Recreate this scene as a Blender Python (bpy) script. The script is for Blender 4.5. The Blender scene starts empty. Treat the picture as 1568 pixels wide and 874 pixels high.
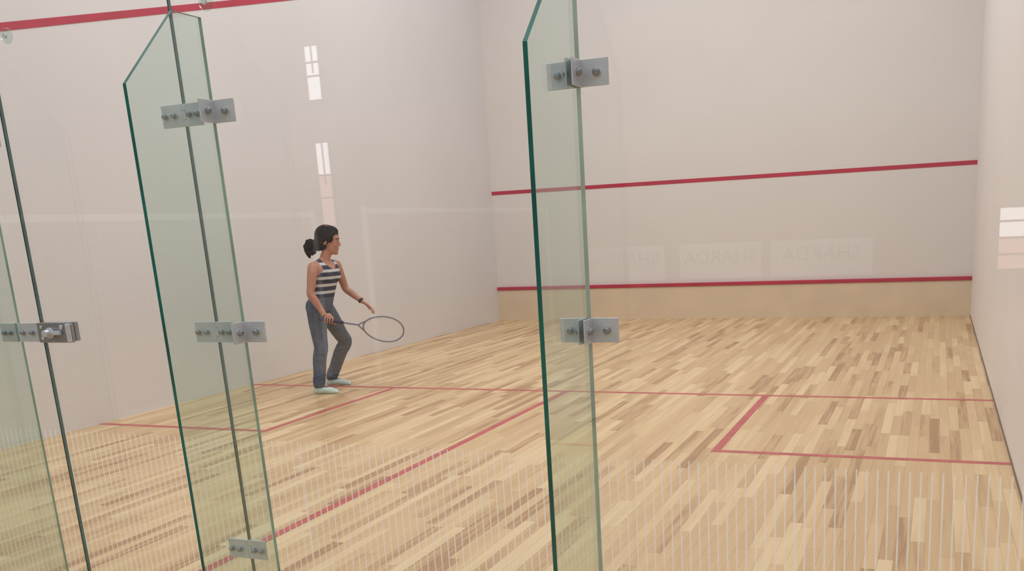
import bpy, bmesh, math, random
from mathutils import Vector, Matrix, Euler
from mathutils.bvhtree import BVHTree
random.seed(4)
D=bpy.data; SC=bpy.context.scene; COL=SC.collection
try:
    SC.view_settings.view_transform='Standard'
except Exception: pass
DEBUG=None

# ------------------------------------------------------------------ helpers
def lin(c):
    r=[]
    for v in c[:3]:
        v/=255.0
        r.append(v/12.92 if v<=.04045 else ((v+.055)/1.055)**2.4)
    return (*r,1)
def mat(name,col,rough=.6,metal=0,noise=0,nscale=8,bump=0,bscale=60,spec=.5,emit=None):
    m=D.materials.new(name); m.use_nodes=True; nt=m.node_tree; b=nt.nodes['Principled BSDF']
    b.inputs['Base Color'].default_value=lin(col); b.inputs['Roughness'].default_value=rough
    b.inputs['Metallic'].default_value=metal; b.inputs['Specular IOR Level'].default_value=spec
    tc=nt.nodes.new('ShaderNodeTexCoord')
    if noise:
        n=nt.nodes.new('ShaderNodeTexNoise'); n.inputs['Scale'].default_value=nscale; n.inputs['Detail'].default_value=4
        nt.links.new(tc.outputs['Object'],n.inputs['Vector'])
        r=nt.nodes.new('ShaderNodeValToRGB')
        r.color_ramp.elements[0].position=.3; r.color_ramp.elements[1].position=.7
        r.color_ramp.elements[0].color=lin([max(0,v*(1-noise)) for v in col]); r.color_ramp.elements[1].color=lin([min(255,v*(1+noise)) for v in col])
        nt.links.new(n.outputs['Fac'],r.inputs['Fac']); nt.links.new(r.outputs['Color'],b.inputs['Base Color'])
    if bump:
        n2=nt.nodes.new('ShaderNodeTexNoise'); n2.inputs['Scale'].default_value=bscale
        nt.links.new(tc.outputs['Object'],n2.inputs['Vector'])
        bp=nt.nodes.new('ShaderNodeBump'); bp.inputs['Strength'].default_value=bump; bp.inputs['Distance'].default_value=.01
        nt.links.new(n2.outputs['Fac'],bp.inputs['Height']); nt.links.new(bp.outputs['Normal'],b.inputs['Normal'])
    if emit:
        b.inputs['Emission Color'].default_value=lin(col); b.inputs['Emission Strength'].default_value=emit
    return m
def mobj(name,verts,faces,mats,parent=None,smooth=False,fm=None):
    me=D.meshes.new(name); me.from_pydata([tuple(v) for v in verts],[],faces); me.update()
    for m in (mats if isinstance(mats,(list,tuple)) else [mats]): me.materials.append(m)
    if fm:
        for p,i in zip(me.polygons,fm): p.material_index=i
    if smooth:
        for p in me.polygons: p.use_smooth=True
    o=D.objects.new(name,me); COL.objects.link(o)
    if parent: o.parent=parent
    return o
def empty(name,parent=None):
    o=D.objects.new(name,None); COL.objects.link(o)
    if parent: o.parent=parent
    return o
BF=[(0,3,2,1),(4,5,6,7),(0,1,5,4),(1,2,6,5),(2,3,7,6),(3,0,4,7)]
def boxv(x0,x1,y0,y1,z0,z1):
    return [(x0,y0,z0),(x1,y0,z0),(x1,y1,z0),(x0,y1,z0),(x0,y0,z1),(x1,y0,z1),(x1,y1,z1),(x0,y1,z1)]
def box(name,b,m,parent=None,bev=0,fm=None):
    o=mobj(name,boxv(*b),BF,m,parent,fm=fm)
    if bev:
        md=o.modifiers.new('b','BEVEL'); md.width=bev; md.segments=3
    return o
class MB:  # multi part mesh builder
    def __init__(s): s.v=[]; s.f=[]; s.m=[]
    def add(s,v,f,mi=0):
        n=len(s.v); s.v+= [tuple(p) for p in v]; s.f+=[tuple(i+n for i in q) for q in f]; s.m+=[mi]*len(f)
    def box(s,x0,x1,y0,y1,z0,z1,mi=0): s.add(boxv(x0,x1,y0,y1,z0,z1),BF,mi)
    def cyl(s,c,ax,r0,r1,h,n=24,mi=0):
        c=Vector(c); ax=Vector(ax).normalized(); u=ax.orthogonal().normalized(); w=ax.cross(u)
        v=[c+(u*math.cos(2*math.pi*i/n)+w*math.sin(2*math.pi*i/n))*r0 for i in range(n)]
        v+=[c+ax*h+(u*math.cos(2*math.pi*i/n)+w*math.sin(2*math.pi*i/n))*r1 for i in range(n)]
        f=[(i,(i+1)%n,n+(i+1)%n,n+i) for i in range(n)]+[tuple(range(n))[::-1],tuple(range(n,2*n))]
        s.add(v,f,mi)
    def prism(s,poly,y0,y1,mi=0): # poly in xz, extruded in y
        n=len(poly); v=[(x,y0,z) for x,z in poly]+[(x,y1,z) for x,z in poly]
        f=[(i,(i+1)%n,n+(i+1)%n,n+i) for i in range(n)]+[tuple(range(n))[::-1],tuple(range(n,2*n))]
        s.add(v,f,mi)
    def obj(s,name,mats,parent=None,smooth=False,bev=0):
        o=mobj(name,s.v,s.f,mats,parent,smooth,s.m)
        bm=bmesh.new(); bm.from_mesh(o.data); bmesh.ops.recalc_face_normals(bm,faces=bm.faces); bm.to_mesh(o.data); bm.free()
        if bev:
            md=o.modifiers.new('b','BEVEL'); md.width=bev; md.segments=2; md.limit_method='ANGLE'
        return o

# ------------------------------------------------------------------ materials
M_wallF=mat('plaster_front',(218,212,209),.6,noise=.008,nscale=1.0)
M_wallL=mat('plaster_left',(216,213,214),.6,noise=.008,nscale=1.0)
M_wallR=mat('plaster_right',(228,222,220),.55,noise=.008,nscale=1.0)
M_tin=mat('tin_panel_paint',(214,194,168),.5,noise=.02,nscale=3)
M_red=mat('red_wall_line',(176,28,62),.5,noise=.04,nscale=5)
M_redf=mat('red_floor_line',(182,78,82),.4,noise=.08,nscale=9)
M_steel=mat('satin_steel',(200,206,214),.35,metal=.35,noise=.03,nscale=25)
M_steeld=mat('dark_steel',(150,152,158),.3,metal=.6,noise=.05,nscale=25)
M_gap=mat('wall_base_gap',(110,92,78),.7)
M_hall=mat('hall_wall_paint',(176,170,166),.8,noise=.03,nscale=.7)
M_edge=mat('glass_edge_teal',(4,92,84),.15,noise=.15,nscale=6)
M_edge2=mat('glass_joint_edge',(74,104,104),.2,noise=.15,nscale=6)
M_edge3=mat('glass_fin_seam',(142,172,160),.2,noise=.1,nscale=6)

def glassmat(name,tint,ior=1.5):
    m=D.materials.new(name); m.use_nodes=True; nt=m.node_tree; nt.nodes.clear()
    o=nt.nodes.new('ShaderNodeOutputMaterial'); mx=nt.nodes.new('ShaderNodeMixShader')
    t=nt.nodes.new('ShaderNodeBsdfTransparent'); t.inputs[0].default_value=(*tint,1)
    g=nt.nodes.new('ShaderNodeBsdfGlossy'); g.inputs['Roughness'].default_value=0; g.inputs['Color'].default_value=(1,1,1,1)
    fr=nt.nodes.new('ShaderNodeFresnel'); ge=nt.nodes.new('ShaderNodeNewGeometry')
    mr=nt.nodes.new('ShaderNodeMapRange'); mr.inputs['To Min'].default_value=ior; mr.inputs['To Max'].default_value=1/ior
    nt.links.new(ge.outputs['Backfacing'],mr.inputs['Value']); nt.links.new(mr.outputs['Result'],fr.inputs['IOR'])
    nt.links.new(fr.outputs[0],mx.inputs[0]); nt.links.new(t.outputs[0],mx.inputs[1]); nt.links.new(g.outputs[0],mx.inputs[2])
    nt.links.new(mx.outputs[0],o.inputs[0]); return m
M_glass=glassmat('clear_glass',(.985,.995,.99))
M_fin=glassmat('green_tinted_glass',(.87,.935,.91))

def woodmat():
    m=D.materials.new('maple_strip_floor'); m.use_nodes=True; nt=m.node_tree; L=nt.links; b=nt.nodes['Principled BSDF']
    def N(t,**k):
        n=nt.nodes.new(t)
        for a,v in k.items(): setattr(n,a,v)
        return n
    def math_(op,a,c=None,cc=None):
        n=N('ShaderNodeMath',operation=op)
        for i,v in enumerate((a,c,cc)):
            if v is None: continue
            if isinstance(v,(int,float)): n.inputs[i].default_value=v
            else: L.new(v,n.inputs[i])
        return n.outputs[0]
    tc=N('ShaderNodeTexCoord'); sx=N('ShaderNodeSeparateXYZ'); L.new(tc.outputs['Object'],sx.inputs[0])
    X,Y=sx.outputs[0],sx.outputs[1]
    rx=math_('DIVIDE',X,.056); row=math_('FLOOR',rx); fx=math_('FRACT',rx)
    wn=N('ShaderNodeTexWhiteNoise',noise_dimensions='1D'); L.new(row,wn.inputs['W'])
    ln=math_('MULTIPLY_ADD',wn.outputs['Value'],.55,.50)
    wn3=N('ShaderNodeTexWhiteNoise',noise_dimensions='1D'); L.new(math_('ADD',row,77.3),wn3.inputs['W'])
    ry=math_('ADD',math_('DIVIDE',Y,ln),math_('MULTIPLY',wn3.outputs['Value'],13.7)); cl=math_('FLOOR',ry); fy=math_('FRACT',ry)
    cb=N('ShaderNodeCombineXYZ'); L.new(row,cb.inputs[0]); L.new(cl,cb.inputs[1])
    w2=N('ShaderNodeTexWhiteNoise',noise_dimensions='2D'); L.new(cb.outputs[0],w2.inputs['Vector'])
    bn=N('ShaderNodeTexNoise'); bn.inputs['Scale'].default_value=.9; L.new(tc.outputs['Object'],bn.inputs['Vector'])
    mp=N('ShaderNodeMapping'); mp.inputs['Scale'].default_value=(42,2.0,1)
    off=N('ShaderNodeVectorMath',operation='ADD'); L.new(tc.outputs['Object'],off.inputs[0])
    sc=N('ShaderNodeVectorMath',operation='SCALE'); L.new(w2.outputs['Color'],sc.inputs[0]); sc.inputs['Scale'].default_value=9
    L.new(sc.outputs[0],off.inputs[1]); L.new(off.outputs[0],mp.inputs['Vector'])
    gn=N('ShaderNodeTexNoise'); gn.inputs['Scale'].default_value=1; gn.inputs['Detail'].default_value=5; L.new(mp.outputs[0],gn.inputs['Vector'])
    g=math_('MULTIPLY_ADD',gn.outputs['Fac'],.9,-.45)
    bb=math_('MULTIPLY_ADD',bn.outputs['Fac'],.25,-.125)
    val=math_('ADD',math_('ADD',w2.outputs['Value'],g),bb)
    r=N('ShaderNodeValToRGB'); L.new(val,r.inputs['Fac']); e=r.color_ramp.elements
    e[0].position=.0; e[0].color=lin((168,130,94)); e[1].position=1; e[1].color=lin((223,195,154))
    for p,c in ((.09,(187,151,113)),(.24,(199,166,125)),(.6,(208,176,135)),(.82,(215,185,143))):
        q=e.new(p); q.color=lin(c)
    ex=math_('LESS_THAN',math_('MINIMUM',fx,math_('SUBTRACT',1,fx)),.016)
    ey=math_('LESS_THAN',math_('MULTIPLY',fy,ln),.0025)
    ed=math_('MULTIPLY',math_('MAXIMUM',ex,ey),.4)
    mx=N('ShaderNodeMixRGB'); L.new(ed,mx.inputs[0]); L.new(r.outputs[0],mx.inputs[1]); mx.inputs[2].default_value=lin((120,92,68))
    L.new(mx.outputs[0],b.inputs['Base Color'])
    b.inputs['Roughness'].default_value=.38; b.inputs['Specular IOR Level'].default_value=.35
    return m
M_wood=woodmat()

# ------------------------------------------------------------------ court shell
W,L=6.4,9.75; H=5.7
box('floor',(-6,10,-12.2,L+.2,-.1,0),M_wood)
box('wall_front',(-.2,W+.2,L,L+.2,0,H),M_wallF)
box('wall_left',(-.2,0,-.05,L,0,H),M_wallL)
box('wall_right',(W,W+.2,-.05,L,0,H),M_wallR)
box('wall_hall_far',(-6,10,-12.2,-12,0,H),M_hall)
box('wall_hall_left',(-6.2,-6,-12.2,0,0,H),M_hall)
box('wall_hall_right',(10,10.2,-12.2,0,0,H),M_hall)
box('baseboard_right',(W-.006,W,0,L,0,.014),M_gap)
tin=empty('tin_board')
box('panel',(0,W,L-.025,L,0,.435),M_tin,tin)
box('top_rail',(0,W,L-.04,L,.435,.482),M_red,tin,bev=.006)
wm=empty('court_wall_markings')
box('service_line',(0.0,W,L-.004,L,1.789,1.839),M_red,wm)
def sideline(x0,x1,name):
    z=lambda y:2.215+.2515*y
    v=[]
    for y in (0,L):
        v+=[(x0,y,z(y)-.027),(x1,y,z(y)-.027),(x1,y,z(y)+.027),(x0,y,z(y)+.027)]
    mobj(name,v,[(0,1,2,3),(7,6,5,4),(0,4,5,1),(1,5,6,2),(2,6,7,3),(3,7,4,0)],M_red,wm)
sideline(0,.004,'out_line_left'); sideline(W-.004,W,'out_line_right')
box('out_line_front',(0,W,L-.004,L,4.64,4.69),M_red,wm)
fmk=empty('court_floor_markings')
s,b_,bw=4.395,2.688,1.57; h=.025
def fl(n,x0,x1,y0,y1): box(n,(x0,x1,y0,y1,0,.0012),M_redf,fmk)
fl('short_line',0,W,s-h,s+h)
fl('half_court_line',3.2-h,3.2+h,.02,s-h)
fl('box_right_side',W-bw-h,W-bw+h,b_-h,s-h)
fl('box_right_back',W-bw+h,W,b_-h,b_+h)
fl('box_left_side',bw-h,bw+h,b_-h,s-h)
fl('box_left_back',0,bw-h,b_-h,b_+h)

# ------------------------------------------------------------------ glass wall
GT=2.35; T=.006
before=set(D.objects)
def panel(name,x0,x1,z0,z1,parent,e=M_edge2):
    return box(name,(x0,x1,-T,T,z0,z1),[M_glass,e],parent,fm=[1,1,0,1,0,1])
gw=empty('wall_glass')
panel('pane_left',.01,2.969,.0,GT,gw)
panel('pane_centre',3.776,5.100,0,GT,gw,M_edge2)
panel('pane_right',5.102,6.39,0,GT,gw,M_edge3)
dr=empty('door_1')
panel('door_pane',2.974,3.773,.012,GT,dr)
mf=D.materials.new('painted_stripe_reflection'); mf.use_nodes=True; nt=mf.node_tree; nt.nodes.clear()  # striped reflection painted onto the glass as pale translucent strips
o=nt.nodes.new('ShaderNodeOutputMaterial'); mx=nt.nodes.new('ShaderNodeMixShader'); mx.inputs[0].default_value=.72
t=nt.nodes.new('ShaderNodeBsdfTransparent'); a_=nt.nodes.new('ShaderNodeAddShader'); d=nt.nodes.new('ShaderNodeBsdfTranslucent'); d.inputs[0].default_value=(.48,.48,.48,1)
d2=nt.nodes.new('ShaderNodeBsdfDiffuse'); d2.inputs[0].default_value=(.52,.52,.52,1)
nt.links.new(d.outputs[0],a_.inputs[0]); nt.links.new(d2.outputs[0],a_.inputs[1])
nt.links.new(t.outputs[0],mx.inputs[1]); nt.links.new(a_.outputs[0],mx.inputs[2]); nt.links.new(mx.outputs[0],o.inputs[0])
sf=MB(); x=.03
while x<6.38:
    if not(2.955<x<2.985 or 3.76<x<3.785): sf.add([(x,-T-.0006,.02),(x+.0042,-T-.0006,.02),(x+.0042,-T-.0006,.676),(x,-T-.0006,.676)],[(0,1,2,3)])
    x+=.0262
sf.obj('stripe_reflection_strips',mf,gw)  # strips standing in for a reflection in the glass

def fin(x,zc=1.768,dp=.335):
    e=empty('glass_fin')
    prof=[(-T-.001,0),(-dp,0),(-dp,zc),(-dp+.215,zc+.227),(-T-.001,zc+.227)]
    n=len(prof); t=.006
    v=[(x-t,y,z) for y,z in prof]+[(x+t,y,z) for y,z in prof]
    f=[tuple(range(n)),tuple(range(n,2*n))[::-1]]+[(i,n+i,n+(i+1)%n,(i+1)%n) for i in range(n)]
    fm=[0,0,1,1,1,2,2]
    ob=mobj('fin_pane',v,f,[M_fin,M_edge,M_edge3],e,fm=fm)
    bm=bmesh.new(); bm.from_mesh(ob.data); bmesh.ops.recalc_face_normals(bm,faces=bm.faces); bm.to_mesh(ob.data); bm.free()
    return e
fin(2.862); fin(3.89); fin(5.102,1.742,.338)

def bolt(mb,c,ax,r=.0105,mi=1):
    c=Vector(c); ax=Vector(ax)
    mb.cyl(c,ax,r*1.25,r*1.25,.002,24,0)
    mb.cyl(c+ax*.002,ax,r,r*.92,.009,24,mi)
    mb.cyl(c+ax*.011,ax,r*.92,r*.55,.003,24,mi)
def bracket(x,z,side=1):
    e=empty('glass_bracket'); mb=MB(); hh=.034
    xs=x+side*.0063
    x0,x1=sorted((xs,xs+side*.080))
    mb.box(x0,x1,-T-.006,-T-.0004,z-hh,z+hh)
    x0,x1=sorted((xs,xs+side*.005))
    mb.box(x0,x1,-.072,-T-.0004,z-hh,z+hh)
    bolt(mb,(xs+side*.048,-T-.006,z),(0,-1,0))
    bolt(mb,(xs+side*.005,-.045,z),(side,0,0))
    mb.obj('bracket_plate',[M_steel,M_steeld],e,bev=.0012)
    return e
for z in (1.722,1.040): bracket(3.89,z,1)
for z in (1.712,1.040):
    bracket(5.102,z,1); bracket(5.102,z,-1)
bracket(2.862,1.722,1)
def hinge(z):
    e=empty('door_hinge',dr); mb=MB(); hh=.034; j=3.774; g=.0012
    L_=[(j-.082,z-hh),(j-g,z-hh),(j-g,z-.014),(j+.014-g,z-.014),(j+.014-g,z+.014),(j-g,z+.014),(j-g,z+hh),(j-.082,z+hh)]
    R_=[(j+g,z-hh),(j+.076,z-hh),(j+.076,z+hh),(j+g,z+hh),(j+g,z+.014+g),(j+.014+g,z+.014+g),(j+.014+g,z-.014-g),(j+g,z-.014-g)]
    mb.prism(L_,-T-.008,-T-.0004); mb.prism(R_,-T-.008,-T-.0004)
    for bx in (j-.066,j-.030,j+.032,j+.062): bolt(mb,(bx,-T-.008,z),(0,-1,0),.009)
    mb.cyl((j,-T-.006,z-hh),(0,0,1),.004,.004,2*hh)
    mb.obj('hinge_leaves',[M_steel,M_steeld],e,bev=.0008)
hinge(1.722); hinge(1.040); hinge(.282)
e=empty('door_lock',dr); mb=MB(); z=1.042
mb.box(2.979,3.130,-T-.022,-T-.0004,z-.036,z+.036,1)
mb.box(2.985,3.120,T+.0004,T+.018,z-.034,z+.034,1)
mb.cyl((3.045,-T-.022,z),(0,-1,0),.019,.019,.012,28,0)
mb.cyl((3.045,-T-.034,z),(0,-1,0),.013,.012,.020,28,0)
mb.box(3.047,3.100,-T-.036,-T-.024,z-.007,z+.007,0)
mb.cyl((3.100,-T-.022,z+.020),(0,-1,0),.008,.008,.006,20,0)
mb.cyl((3.000,-T-.022,z+.020),(0,-1,0),.006,.006,.004,20,0)
mb.cyl((3.000,-T-.022,z-.020),(0,-1,0),.006,.006,.004,20,0)
mb.cyl((3.138,-T-.03,z-.032),(0,0,1),.008,.008,.064,20,0)
mb.box(3.124,3.140,-T-.020,-T-.006,z-.030,z+.030,1)
mb.obj('lock_body',[M_steel,M_steeld],e,bev=.0025)
for (x0,x1) in ((2.8705,2.965),(2.775,2.8535)):
    e=empty('lock_strike_plate'); mb=MB()
    mb.box(x0,x1,-T-.012,-T-.0004,z-.034,z+.034,0)
    bolt(mb,(x0+.024,-T-.012,z),(0,-1,0),.009); bolt(mb,(x1-.024,-T-.012,z),(0,-1,0),.009)
    mb.obj('strike_plate',[M_steel,M_steeld],e,bev=.0012)
for x in (3.075,3.925):
    e=empty('glass_point_fixing'); mb=MB()
    mb.cyl((x,-T-.0004,2.035),(0,-1,0),.026,.024,.008,32,0); mb.cyl((x,-T-.008,2.035),(0,-1,0),.009,.008,.006,24,1)
    mb.obj('fixing_disc',[M_fin,M_steel],e)
# the door bay leans very slightly out of plumb, as in the photo
for o in set(D.objects)-before:
    if o.type=='MESH':
        for v in o.data.vertices:
            if 2.3<v.co.x<4.05: v.co.x+=(1.62-v.co.z)*.017

# ------------------------------------------------------------------ hall behind (seen only as reflections)
M_win=mat('daylight_window',(245,246,250),.5,emit=3.6)
M_win2=mat('daylight_window_lower',(215,170,160),.5,emit=2.2)
M_frame=mat('window_frame',(150,120,115),.6,noise=.05,nscale=3)
def window(n,x0,x1,z0,z1,bars,zsplit=None):
    e=empty('window_%d'%n)
    if zsplit:
        box('pane_lower',(x0,x1,-12.0,-11.985,z0,zsplit),M_win2,e)
    box('pane',(x0,x1,-12.0,-11.985,zsplit or z0,z1),M_win,e)
    mb=MB(); f=.03
    mb.box(x0-f,x0,-12,-11.95,z0-f,z1+f); mb.box(x1,x1+f,-12,-11.95,z0-f,z1+f)
    mb.box(x0,x1,-12,-11.95,z0-f,z0); mb.box(x0,x1,-12,-11.95,z1,z1+f)
    for k in bars: mb.box(x0,x1,-12,-11.96,k-.015,k+.015)
    mb.box((x0+x1)/2-.01,(x0+x1)/2+.01,-12,-11.96,z0+(z1-z0)*.5,z1)
    mb.obj('frame',M_frame,e)
window(1,-4.60,-4.32,3.72,4.62,(4.12,4.35))
window(2,-4.58,-4.30,1.52,2.98,(2.02,2.42),2.42)
window(3,6.80,7.45,.42,1.26,(.62,.85,1.08),.85)
M_ban=mat('banner_vinyl',(225,225,230),.6,emit=.20)  # faint glow put into the vinyl sets how bright its reflection reads
M_txt=mat('banner_lettering',(165,165,175),.6,emit=.12)  # letters carry a weaker added glow than the sheet
bn=empty('wall_banner')
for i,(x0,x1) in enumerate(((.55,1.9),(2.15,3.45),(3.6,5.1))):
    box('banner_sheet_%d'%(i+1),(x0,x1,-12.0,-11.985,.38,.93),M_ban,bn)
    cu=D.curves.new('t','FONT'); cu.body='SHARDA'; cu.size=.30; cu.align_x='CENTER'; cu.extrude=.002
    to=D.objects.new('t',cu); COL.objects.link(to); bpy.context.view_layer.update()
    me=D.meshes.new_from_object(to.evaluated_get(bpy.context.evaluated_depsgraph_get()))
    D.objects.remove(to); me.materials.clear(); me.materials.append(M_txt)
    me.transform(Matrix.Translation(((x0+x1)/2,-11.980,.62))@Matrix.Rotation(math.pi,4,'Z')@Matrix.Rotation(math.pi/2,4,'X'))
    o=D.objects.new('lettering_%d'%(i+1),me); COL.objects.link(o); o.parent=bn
M_tape=mat('net_tape',(240,240,240),.6,emit=.1)  # slight emission added to the white so tape and posts show up reflected
M_cord=mat('net_cord',(90,80,75),.8)
def net(x,y0,y1):
    e=empty('badminton_net'); mb=MB()
    mb.box(x-.012,x+.012,y0,y1,1.505,1.55,0)
    for z in [1.50-.08*i for i in range(1,10)]: mb.box(x-.0015,x+.0015,y0,y1,z-.0015,z+.0015,1)
    y=y0
    while y<y1: mb.box(x-.0015,x+.0015,y,y+.003,.78,1.5,1); y+=.08
    for y in (y0-.03,y1+.03):
        mb.cyl((x,y,.03),(0,0,1),.025,.022,1.54,20,0); mb.box(x-.25,x+.25,y-.12,y+.12,0,.05,1)
    mb.obj('net_and_posts',[M_tape,M_cord],e)
net(.72,-4.6,-1.3); net(1.48,-8.2,-4.35)

# ------------------------------------------------------------------ woman
def w3(a,b,z): return Vector((1.03+.8*a-.6*b,4.24+.6*a+.8*b,z))
VA=Vector((.8,.6,0)); VB=Vector((-.6,.8,0)); VZ=Vector((0,0,1))
def cr(P,n=6):
    out=[]
    P=[tuple(p) for p in P]; Q=[P[0]]+P+[P[-1]]
    for i in range(1,len(Q)-2):
        for k in range(n):
            t=k/n; out.append(tuple(.5*((2*b)+(-a+c)*t+(2*a-5*b+4*c-d)*t*t+(-a+3*b-3*c+d)*t**3) for a,b,c,d in zip(Q[i-1],Q[i],Q[i+1],Q[i+2])))
    out.append(P[-1]); return out
def tube(mb,pts,n=6,seg=16,flat=None):
    S=cr([(*p,r) for p,r in pts],n)
    C=[Vector(q[:3]) for q in S]; Rr=[q[3] for q in S]
    d0=(C[1]-C[0]).normalized(); d1=(C[-1]-C[-2]).normalized()
    C=[C[0]-d0*Rr[0]*.8,C[0]-d0*Rr[0]*.45]+C+[C[-1]+d1*Rr[-1]*.45,C[-1]+d1*Rr[-1]*.8]
    Rr=[Rr[0]*.45,Rr[0]*.86]+Rr+[Rr[-1]*.86,Rr[-1]*.45]
    v=[];f=[]; u=None
    for i,c in enumerate(C):
        d=(C[min(i+1,len(C)-1)]-C[max(i-1,0)]).normalized()
        if u is None: u=d.orthogonal().normalized()
        u=(u-d*u.dot(d)).normalized(); w=d.cross(u)
        for k in range(seg):
            t=2*math.pi*k/seg; off=(u*math.cos(t)+w*math.sin(t))*Rr[i]
            if flat:
                ax,kf=flat; off=off-ax*off.dot(ax)*(1-kf)
            v.append(c+off)
    for i in range(len(C)-1):
        for k in range(seg):
            f.append((i*seg+k,i*seg+(k+1)%seg,(i+1)*seg+(k+1)%seg,(i+1)*seg+k))
    f.append(tuple(range(seg))[::-1]); f.append(tuple(range((len(C)-1)*seg,len(C)*seg)))
    mb.add(v,f)
def ell(mb,c,ax,r,nu=20,nv=12):
    v=[];f=[]; c=Vector(c)
    for j in range(1,nv):
        ph=math.pi*j/nv
        for i in range(nu):
            th=2*math.pi*i/nu
            v.append(c+ax[0]*r[0]*math.sin(ph)*math.cos(th)+ax[1]*r[1]*math.sin(ph)*math.sin(th)+ax[2]*r[2]*math.cos(ph))
    for j in range(nv-2):
        for i in range(nu): f.append((j*nu+i,j*nu+(i+1)%nu,(j+1)*nu+(i+1)%nu,(j+1)*nu+i))
    n=len(v); v+=[c+ax[2]*r[2],c-ax[2]*r[2]]
    for i in range(nu): f.append((n,(i+1)%nu,i)); f.append((n+1,(nv-2)*nu+i,(nv-2)*nu+(i+1)%nu))
    mb.add(v,f)
def ringloft(mb,secs,seg=28,n=5):
    S=cr(secs,n); v=[];f=[]
    for a,b,z,rf,rs,an in S:
        F=VA*math.cos(an)-VB*math.sin(an); R_=-VA*math.sin(an)-VB*math.cos(an)
        for k in range(seg):
            t=2*math.pi*k/seg; ct,st=math.cos(t),math.sin(t)
            q=abs(ct)**.85*(1 if ct>0 else -1); p=abs(st)**.85*(1 if st>0 else -1)
            v.append(w3(a,b,z)+F*rf*q+R_*rs*p)
    for i in range(len(S)-1):
        for k in range(seg): f.append((i*seg+k,i*seg+(k+1)%seg,(i+1)*seg+(k+1)%seg,(i+1)*seg+k))
    f.append(tuple(range(seg))[::-1]); f.append(tuple(range((len(S)-1)*seg,len(S)*seg)))
    mb.add(v,f)
parts=[]
def P(label):
    m=MB(); parts.append((m,label)); return m
th=.62
m=P(1); ringloft(m,[(-.024,0,.70,.080,.125,.35),(-.024,0,.76,.092,.136,.4),(-.006,0,.82,.088,.128,.5),(.012,0,.87,.084,.124,.55),(.026,0,.94,.092,.130,.6),
    (.040,0,1.01,.098,.142,.62),(.046,0,1.06,.088,.150,.62),(.042,0,1.10,.066,.140,.62),(.036,0,1.125,.05,.09,.62)])
RS=w3(-.055,-.135,1.085); LS=w3(.142,.118,1.085)
m=P(1); tube(m,[(w3(.03,0,1.09),.045),(RS+Vector((0,0,.0)),.040)]); tube(m,[(w3(.05,0,1.09),.045),(LS,.040)])
F0=VA*math.cos(th)-VB*math.sin(th); R0=-VA*math.sin(th)-VB*math.cos(th)
m=P(1);
for sgn in (-1,1): ell(m,w3(.046,0,.995)+F0*.054+R0*sgn*.056,(F0,R0,VZ),(.048,.055,.055))
m=P(0); tube(m,[(w3(.035,0,1.09),.052),(w3(.050,-.003,1.145),.043),(w3(.078,-.006,1.20),.044)])
tube(m,[(w3(.046,-.003,1.150),.030),(w3(.036,0,1.122).lerp(RS,.45)+VZ*.006,.030),(RS,.034)]); tube(m,[(w3(.046,-.003,1.150),.030),(w3(.040,0,1.122).lerp(LS,.45)+VZ*.006,.030),(LS,.034)])
HF=(VA*.975-VB*.18-VZ*.16).normalized(); HS=HF.cross(VZ).normalized(); HU=HS.cross(HF).normalized()
HC=w3(.093,-.008,1.292); HK=1.06
hp=lambda f,s_,u: HC+(HF*f+HS*s_+HU*u)*HK
AX=(HF*HK,HS*HK,HU*HK)
m=P(0)
ell(m,hp(-.005,0,.028),AX,(.090,.072,.086))            # cranium
ell(m,hp(.032,0,-.040),AX,(.056,.054,.060))            # face mass
ell(m,hp(.050,0,-.010),AX,(.036,.052,.056))
ell(m,hp(.040,0,-.070),AX,(.046,.044,.034))            # jaw
ell(m,hp(.060,0,-.055),AX,(.028,.034,.034))            # mouth mound
ell(m,hp(.066,0,-.086),AX,(.020,.024,.019))            # chin
ell(m,hp(.062,0,.030),AX,(.025,.048,.020))             # brow
tube(m,[(hp(.082,0,.012),.007),(hp(.091,0,-.008),.008),(hp(.097,0,-.022),.0095)],seg=10)
for sg in (-1,1):
    ell(m,hp(.088,sg*.009,-.026),AX,(.009,.009,.007)); ell(m,hp(.058,sg*.032,-.026),AX,(.022,.018,.024))
    ell(m,hp(-.012,sg*.075,-.008),AX,(.016,.008,.026))
    ell(m,hp(.071,sg*.029,.002),AX,(.013,.015,.011))   # eyelid mound
m=P(4); ell(m,hp(.082,0,-.050),AX,(.008,.019,.0045)); ell(m,hp(.080,0,-.059),AX,(.008,.017,.005))
m=P(0)
RE=w3(-.098,-.195,.862); RW=w3(.000,-.215,.672)
tube(m,[(RS,.043),(RS.lerp(RE,.3)+VB*-.008,.042),(RS.lerp(RE,.7),.036),(RE,.032),(RE.lerp(RW,.25),.034),(RE.lerp(RW,.65),.027),(RW,.021)])
LE=w3(.202,.170,.868); LW=w3(.330,.120,.752)
tube(m,[(LS,.043),(LS.lerp(LE,.3),.041),(LS.lerp(LE,.7),.035),(LE,.031),(LE.lerp(LW,.3),.032),(LE.lerp(LW,.7),.026),(LW,.020)])
A0=w3(-.045,-.232,.652); A1=w3(.640,-.285,.492); AR=(A1-A0).normalized()
m=P(0)
G=A0+AR*.075
tow=(RW-G); tow=(tow-AR*tow.dot(AR)).normalized(); per=AR.cross(tow).normalized()
ell(m,G+tow*.030-AR*.004,(AR,tow,per),(.040,.018,.030))
tube(m,[(RW,.021),(G+tow*.045-AR*.006,.022),(G+tow*.030,.018)],flat=(per,.9))
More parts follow.
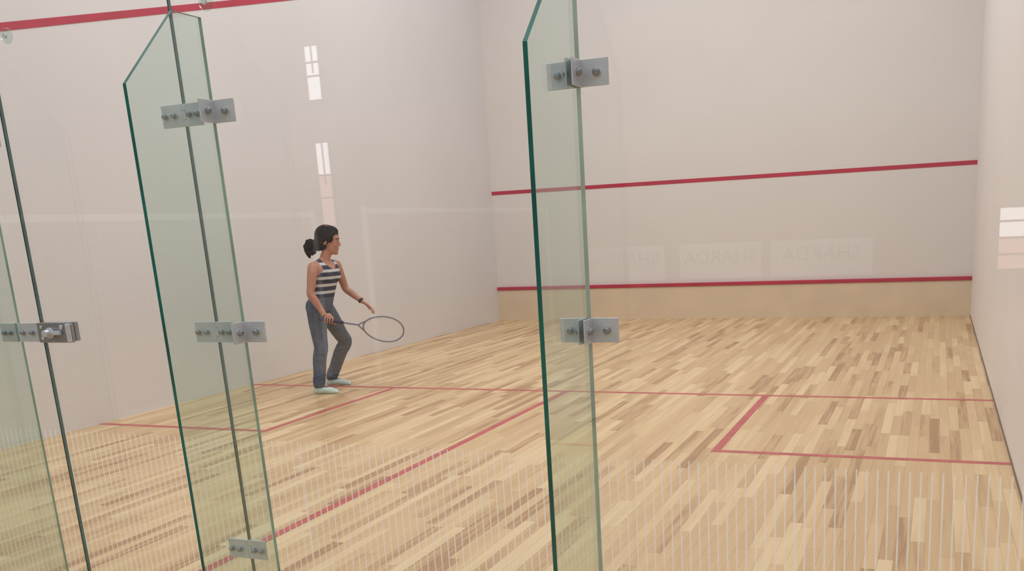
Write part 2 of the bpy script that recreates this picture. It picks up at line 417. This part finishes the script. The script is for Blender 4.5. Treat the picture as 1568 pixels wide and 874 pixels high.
for i in range(4):
    c=G+AR*(-.031+.0205*i); r=.0245; pts=[]
    rad=(.0072,.0080,.0082,.0078)[i]; arc=(215,240,245,230)[i]
    for k in range(7):
        an=math.radians(-20+arc*k/6); pts.append((c+(tow*math.cos(an)+per*math.sin(an))*r,rad*(1-.04*k)))
    tube(m,pts,n=3,seg=10)
pts=[]
for k in range(5):
    an=math.radians(15+150*k/4); pts.append((G+AR*(.030+.006*k)+(tow*math.cos(an)-per*math.sin(an))*.0255,.0100-.0006*k))
tube(m,[(G+tow*.036-per*.012+AR*.004,.012)]+pts,n=3,seg=10)
HD=(w3(.412,.098,.690)-LW).normalized(); HN=(HD.cross(VB)).normalized(); HL=HN.cross(HD).normalized()
pc=LW+HD*.045
ell(m,pc,(HD,HL,HN),(.046,.036,.014)); tube(m,[(LW,.020),(LW+HD*.03,.020)],flat=(HN,.8))
for i in range(4):
    o_=(-.027,-.009,.009,.026)[i]; ln=(.058,.070,.074,.066)[i]; sp=o_*.35; p0=pc+HD*.032+HL*o_
    c1=p0+HD*ln*.45+HL*sp*.5-HN*.006; c2=p0+HD*ln*.78+HL*sp-HN*.020; c3=p0+HD*ln*.92+HL*sp-HN*.036
    tube(m,[(p0,.0088),(c1,.0084),(c2,.0076),(c3,.0068)],n=3,seg=10)
tube(m,[(pc-HD*.022+HL*.026,.012),(pc+HD*.006+HL*.048-HN*.008,.0105),(pc+HD*.032+HL*.058-HN*.018,.0090),(pc+HD*.048+HL*.058-HN*.026,.0078)],n=3,seg=10)
RHp=w3(-.070,-.072,.715); RK=w3(-.062,-.138,.395); RA=w3(-.112,-.170,.085)
LHp=w3(.005,.066,.715); LK=w3(.150,.165,.400); LA=w3(.000,.235,.085)
m=P(2)
tube(m,[(RHp,.080),(RHp.lerp(RK,.35),.076),(RHp.lerp(RK,.75),.065),(RK,.060),(RK.lerp(RA,.3)-VA*.006,.058),(RK.lerp(RA,.7),.053),(RK.lerp(RA,.92),.052),(RA-VZ*.005,.050)])
tube(m,[(LHp,.080),(LHp.lerp(LK,.35),.077),(LHp.lerp(LK,.75),.065),(LK,.060),(LK.lerp(LA,.3)-VA*.006,.058),(LK.lerp(LA,.7),.053),(LK.lerp(LA,.92),.052),(LA-VZ*.005,.050)])
m=P(2)
for sg in (-1,1): ell(m,w3(-.026,0,.735)-F0*.040+R0*sg*.052,(F0,R0,VZ),(.064,.070,.085))
m=P(2)
def fold(p,d,r,tilt):
    d=d.normalized(); u=d.orthogonal().normalized(); w=d.cross(u)
    pts=[]
    for k in range(15):
        t=2*math.pi*k/14; pts.append((p+(u*math.cos(t)+w*math.sin(t))*r+d*math.sin(t+tilt)*.022,.006))
    tube(m,pts,n=2,seg=8)
for A_,K_ in ((RA,RK),(LA,LK)):
    dd=K_-A_
    fold(A_.lerp(K_,.10),dd,.049,.3); fold(A_.lerp(K_,.22),dd,.050,2.1); fold(A_.lerp(K_,.88),dd,.056,1.0)
fold(RHp.lerp(RK,.28),RK-RHp,.073,.5); fold(LHp.lerp(LK,.28),LK-LHp,.073,2.0)
m=P(3)
def foot(A,an):
    d=VA*math.cos(an)-VB*math.sin(an); sd=d.cross(VZ); g=Vector((A.x,A.y,0))
    tube(m,[(A-VZ*.0,.034),(A-VZ*.045+d*.005,.035)])
    tube(m,[(g-d*.030+VZ*.030,.030),(g+d*.045+VZ*.034,.033),(g+d*.100+VZ*.026,.032),(g+d*.145+VZ*.018,.024)],flat=(VZ,.88))
    for k,(o_,l_) in enumerate(((-.020,.160),(-.008,.158),(.004,.153),(.015,.146),(.024,.137))):
        ell(m,g+d*l_+sd*o_*-1+VZ*.013,(d,sd,VZ),(.016,.009,.011),10,8)
foot(RA,.35); foot(LA,.25)

M_skin=mat('skin',(176,124,104),.5,noise=.04,nscale=14)
M_lip=mat('lips',(152,88,82),.45)
M_jean=mat('denim_trousers',(74,86,104),.8,noise=.10,nscale=26,bump=.5,bscale=26)
M_sock=mat('pale_teal_sock',(190,212,206),.85,noise=.04,nscale=60,bump=.2,bscale=150)
M_top=mat('striped_tank_top',(40,44,66),.8)
nt=M_top.node_tree; b=nt.nodes['Principled BSDF']; tc=nt.nodes.new('ShaderNodeTexCoord'); sx=nt.nodes.new('ShaderNodeSeparateXYZ'); nt.links.new(tc.outputs['Object'],sx.inputs[0])
def mm(op,a,c):
    n=nt.nodes.new('ShaderNodeMath'); n.operation=op
    for i,v in enumerate((a,c)):
        if isinstance(v,(int,float)): n.inputs[i].default_value=v
        else: nt.links.new(v,n.inputs[i])
    return n.outputs[0]
fr=mm('FRACT',mm('DIVIDE',mm('SUBTRACT',sx.outputs[2],.815),.060),0)
n=nt.nodes.new('ShaderNodeMath'); n.operation='GREATER_THAN'; n.inputs[1].default_value=.60; nt.links.new(fr,n.inputs[0])
mxr=nt.nodes.new('ShaderNodeMixRGB'); mxr.inputs[1].default_value=lin((40,44,66)); mxr.inputs[2].default_value=lin((196,194,196)); nt.links.new(n.outputs[0],mxr.inputs[0])
nt.links.new(mxr.outputs[0],b.inputs['Base Color'])

def remeshed(name,mbs,voxel,mats,parent,labels=None,smooth=4):
    al=MB()
    for q in mbs: al.add(q.v,q.f)
    o=mobj(name,al.v,al.f,[mats[0]])
    bm=bmesh.new(); bm.from_mesh(o.data); bmesh.ops.recalc_face_normals(bm,faces=bm.faces); bm.to_mesh(o.data); bm.free()
    r=o.modifiers.new('r','REMESH'); r.mode='VOXEL'; r.voxel_size=voxel
    s_=o.modifiers.new('s','SMOOTH'); s_.iterations=smooth; s_.factor=.5
    bpy.context.view_layer.update()
    me=D.meshes.new_from_object(o.evaluated_get(bpy.context.evaluated_depsgraph_get()))
    D.objects.remove(o); me.materials.clear()
    for q in mats: me.materials.append(q)
    n=D.objects.new(name,me); COL.objects.link(n); n.parent=parent
    for p in me.polygons: p.use_smooth=True
    if labels is not None:
        trees=[(BVHTree.FromPolygons([Vector(v) for v in q.v],[tuple(f) for f in q.f]),lb) for q,lb in zip(mbs,labels)]
        vl=[0]*len(me.vertices)
        for v in me.vertices:
            best=9;lb=0
            for t_,l_ in trees:
                r_=t_.find_nearest(v.co,.03)
                if r_[0] is not None and r_[3]<best: best=r_[3];lb=l_
            vl[v.index]=lb
        for p in me.polygons:
            c=p.center; ls=[vl[i] for i in p.vertices]; lb=max(set(ls),key=ls.count)
            if lb==1 and c.z<.815: lb=2
            if lb==2 and c.z>.832: lb=1
            rel=c-w3(.036,0,0); fo=rel.dot(F0); si=abs(rel.dot(R0))
            # shoulder straps of the tank top over the trapezius
            if lb==0 and c.z>1.05 and .066<si<.108 and c.z<1.16: lb=1
            if lb==1:
                if c.z>1.085 and si<.062-(1.125-c.z)*.3: lb=0
                if fo>.02 and c.z>1.055+ (si/.06)**2*.04 :
                    if si<.065: lb=0
                if c.z>1.0 and si>.112+.03*max(0,1.06-c.z)/.06: lb=0
            if lb in(2,3): lb=3 if c.z<.058 else 2
            p.material_index=lb
    return n
woman=empty('woman')
remeshed('body',[q for q,_ in parts],.0034,[M_skin,M_top,M_jean,M_sock,M_lip],woman,[l for _,l in parts])
M_hair=mat('dark_hair',(24,19,20),.7,noise=.2,nscale=40,bump=.8,bscale=70,spec=.25)
hm=MB()
ell(hm,hp(-.014,0,.040),AX,(.098,.083,.090)); ell(hm,hp(-.045,0,-.005),AX,(.066,.078,.080))
ell(hm,hp(.006,0,.080),AX,(.072,.062,.045)); ell(hm,hp(-.075,0,-.045),AX,(.045,.045,.045))
for sg in (-1,1): tube(hm,[(hp(.052,sg*.045,.070),.018),(hp(.026,sg*.068,.045),.018),(hp(-.010,sg*.074,.014),.018),(hp(-.050,sg*.066,-.03),.022)],seg=10)
tube(hm,[(hp(-.085,0,-.030),.024),(hp(-.108,-.01,-.036),.034),(hp(-.138,-.01,-.048),.044),(hp(-.156,-.012,-.085),.036),(hp(-.150,-.01,-.125),.020),(hp(-.138,-.01,-.148),.010)])
for k in range(22):
    an=k*2.4; ell(hm,hp(-.136+.040*math.cos(an),.03*math.sin(an*1.7),-.066+.050*math.sin(an)),AX,(.017,.016,.020),10,8)
hair=remeshed('hair',[hm],.004,[M_hair],woman,smooth=3)
bm=bmesh.new(); bm.from_mesh(hair.data)
dele=[]
for v in bm.verts:
    r=(v.co-HC)/HK; f_,u_,s_=r.dot(HF),r.dot(HU),r.dot(HS)
    if f_>.050+max(0,(u_-.04))*.6 and u_<.060: dele.append(v)
bmesh.ops.delete(bm,geom=dele,context='VERTS'); bm.to_mesh(hair.data); bm.free()
M_eye=mat('eye_white',(215,205,198),.3); M_iris=mat('iris_dark',(30,20,18),.2)
for i,sg in enumerate((-1,1)):
    mb=MB(); ell(mb,hp(.077,sg*.029,.001),AX,(.0085,.012,.0055)); mb.m=[0]*len(mb.f)
    k=len(mb.f); ell(mb,hp(.0815,sg*.0295,.001),AX,(.0050,.0075,.0056)); mb.m=[0]*k+[1]*(len(mb.f)-k)
    mb.obj('eye_%d'%(i+1),[M_eye,M_iris],woman,smooth=True)
    mb=MB(); tube(mb,[(hp(.083,sg*.018,.006),.0016),(hp(.084,sg*.029,.008),.0022),(hp(.074,sg*.042,.004),.0018)],seg=8); mb.obj('eyelash_%d'%(i+1),M_hair,woman,smooth=True)
    mb=MB(); tube(mb,[(hp(.082,sg*.014,.024),.0024),(hp(.084,sg*.030,.029),.003),(hp(.072,sg*.048,.024),.002)],seg=8); mb.obj('eyebrow_%d'%(i+1),M_hair,woman,smooth=True)
def torus(name,c,ax,R_,r_,m,parent,flat=1,n=40,k=10):
    c=Vector(c); ax=ax.normalized(); u=ax.orthogonal().normalized(); w=ax.cross(u); v=[];f=[]
    for i in range(n):
        d=u*math.cos(2*math.pi*i/n)+w*math.sin(2*math.pi*i/n)
        for j in range(k):
            t=2*math.pi*j/k; v.append(c+d*(R_+r_*math.cos(t))+ax*r_*flat*math.sin(t))
    for i in range(n):
        for j in range(k): f.append((i*k+j,((i+1)%n)*k+j,((i+1)%n)*k+(j+1)%k,i*k+(j+1)%k))
    return mobj(name,v,f,m,parent,smooth=True)
M_black=mat('black_rubber',(22,22,26),.45)
ad=(LW-LE).normalized()
torus('wristwatch',LW-ad*.012,ad,.0225,.0045,M_black,woman,flat=2.4)
torus('wrist_band',RW-(RW-RE).normalized()*.004,(RW-RE),.0225,.003,mat('red_thread',(120,40,40),.7),woman,flat=1.2)

# ------------------------------------------------------------------ racket
rk=empty('squash_racket')
M_fr=mat('racket_frame',(122,118,134),.3,metal=.2); M_str=mat('racket_string',(225,222,215),.5); M_grip=mat('racket_grip',(50,40,80),.8,bump=.5,bscale=90)
RN=(AR.cross(VZ)).normalized(); RU=RN.cross(AR).normalized();
if RU.z<0: RU=-RU
Ltot=(A1-A0).length; sa,sb=.172,.106; hc=A1-AR*sa
mb=MB(); tube(mb,[(A0,.0155),(A0+AR*.19,.0135)],seg=10); mb.obj('grip',M_grip,rk,smooth=True)
mb=MB(); th_=hc-AR*(sa+.045); tube(mb,[(A0+AR*.18,.0085),(th_,.0075)],seg=12)
n=56; ring=[]
for i in range(n):
    t=2*math.pi*i/n; ring.append(hc+AR*math.cos(t)*sa+RU*math.sin(t)*sb*(1+.10*math.cos(t)))
seg=8; v=[];f=[]
for i in range(n):
    d=(ring[(i+1)%n]-ring[i-1]).normalized(); u=RN; w=d.cross(u)
    for k in range(seg):
        t=2*math.pi*k/seg; v.append(ring[i]+u*math.cos(t)*.009+w*math.sin(t)*.0065)
for i in range(n):
    for k in range(seg): f.append((i*seg+k,i*seg+(k+1)%seg,((i+1)%n)*seg+(k+1)%seg,((i+1)%n)*seg+k))
mb.add(v,f)
for sg in (-1,1): tube(mb,[(th_,.006),(th_+AR*.02+RU*sg*.014,.006),(hc-AR*sa*.86+RU*sg*sb*.46,.006)],seg=8)
mb.obj('frame',M_fr,rk,smooth=True)
mb=MB()
for i in range(-7,8):
    y=i*.0135; hl=sa*math.sqrt(max(0,1-(y/sb)**2)); tube(mb,[(hc-AR*hl+RU*y,.0011),(hc+AR*hl+RU*y,.0011)],n=1,seg=4)
for i in range(-11,12):
    x=i*.0146; hl=sb*math.sqrt(max(0,1-(x/sa)**2)); tube(mb,[(hc+AR*x-RU*hl,.0011),(hc+AR*x+RU*hl,.0011)],n=1,seg=4)
mb.obj('strings',M_str,rk)

# ------------------------------------------------------------------ light
wd=D.worlds.new('World'); SC.world=wd; wd.use_nodes=True
bg=wd.node_tree.nodes['Background']; bg.inputs[0].default_value=(.985,.99,1,1); bg.inputs[1].default_value=1.16
def area(name,loc,sx_,sy_,e_,col=(1,.98,.96)):
    l=D.lights.new(name,'AREA'); l.shape='RECTANGLE'; l.size=sx_; l.size_y=sy_; l.energy=e_; l.color=col
    o=D.objects.new(name,l); COL.objects.link(o); o.location=loc; return o
area('ceiling_light',(3.2,3.0,5.6),4.5,.5,60); area('ceiling_light',(3.2,6.5,5.6),4.5,.5,60)

# ------------------------------------------------------------------ camera
yaw,pit,rol=.3775,-.2236,-.0497
f=Vector((-math.sin(yaw)*math.cos(pit),math.cos(yaw)*math.cos(pit),math.sin(pit)))
rt=Vector((math.cos(yaw),math.sin(yaw),0)); up=rt.cross(f)
r2=rt*math.cos(rol)+up*math.sin(rol); u2=-rt*math.sin(rol)+up*math.cos(rol)
cd=D.cameras.new('camera'); cam=D.objects.new('camera',cd); COL.objects.link(cam)
M=Matrix((( r2.x,u2.x,-f.x,5.9979),(r2.y,u2.y,-f.y,-2.3707),(r2.z,u2.z,-f.z,1.3296),(0,0,0,1)))
cam.matrix_world=M
cd.sensor_fit='HORIZONTAL'; cd.sensor_width=36; cd.lens=36*2283.84/2576
cd.shift_x=-173.15/2576; cd.shift_y=364.85/2576; cd.clip_start=.05
if DEBUG:
    X_,Y_,k_=DEBUG; cd.lens*=k_
    cd.shift_x=(cd.shift_x+(X_-784)/1568)*k_; cd.shift_y=(cd.shift_y-(Y_-437)/1568)*k_
SC.camera=cam
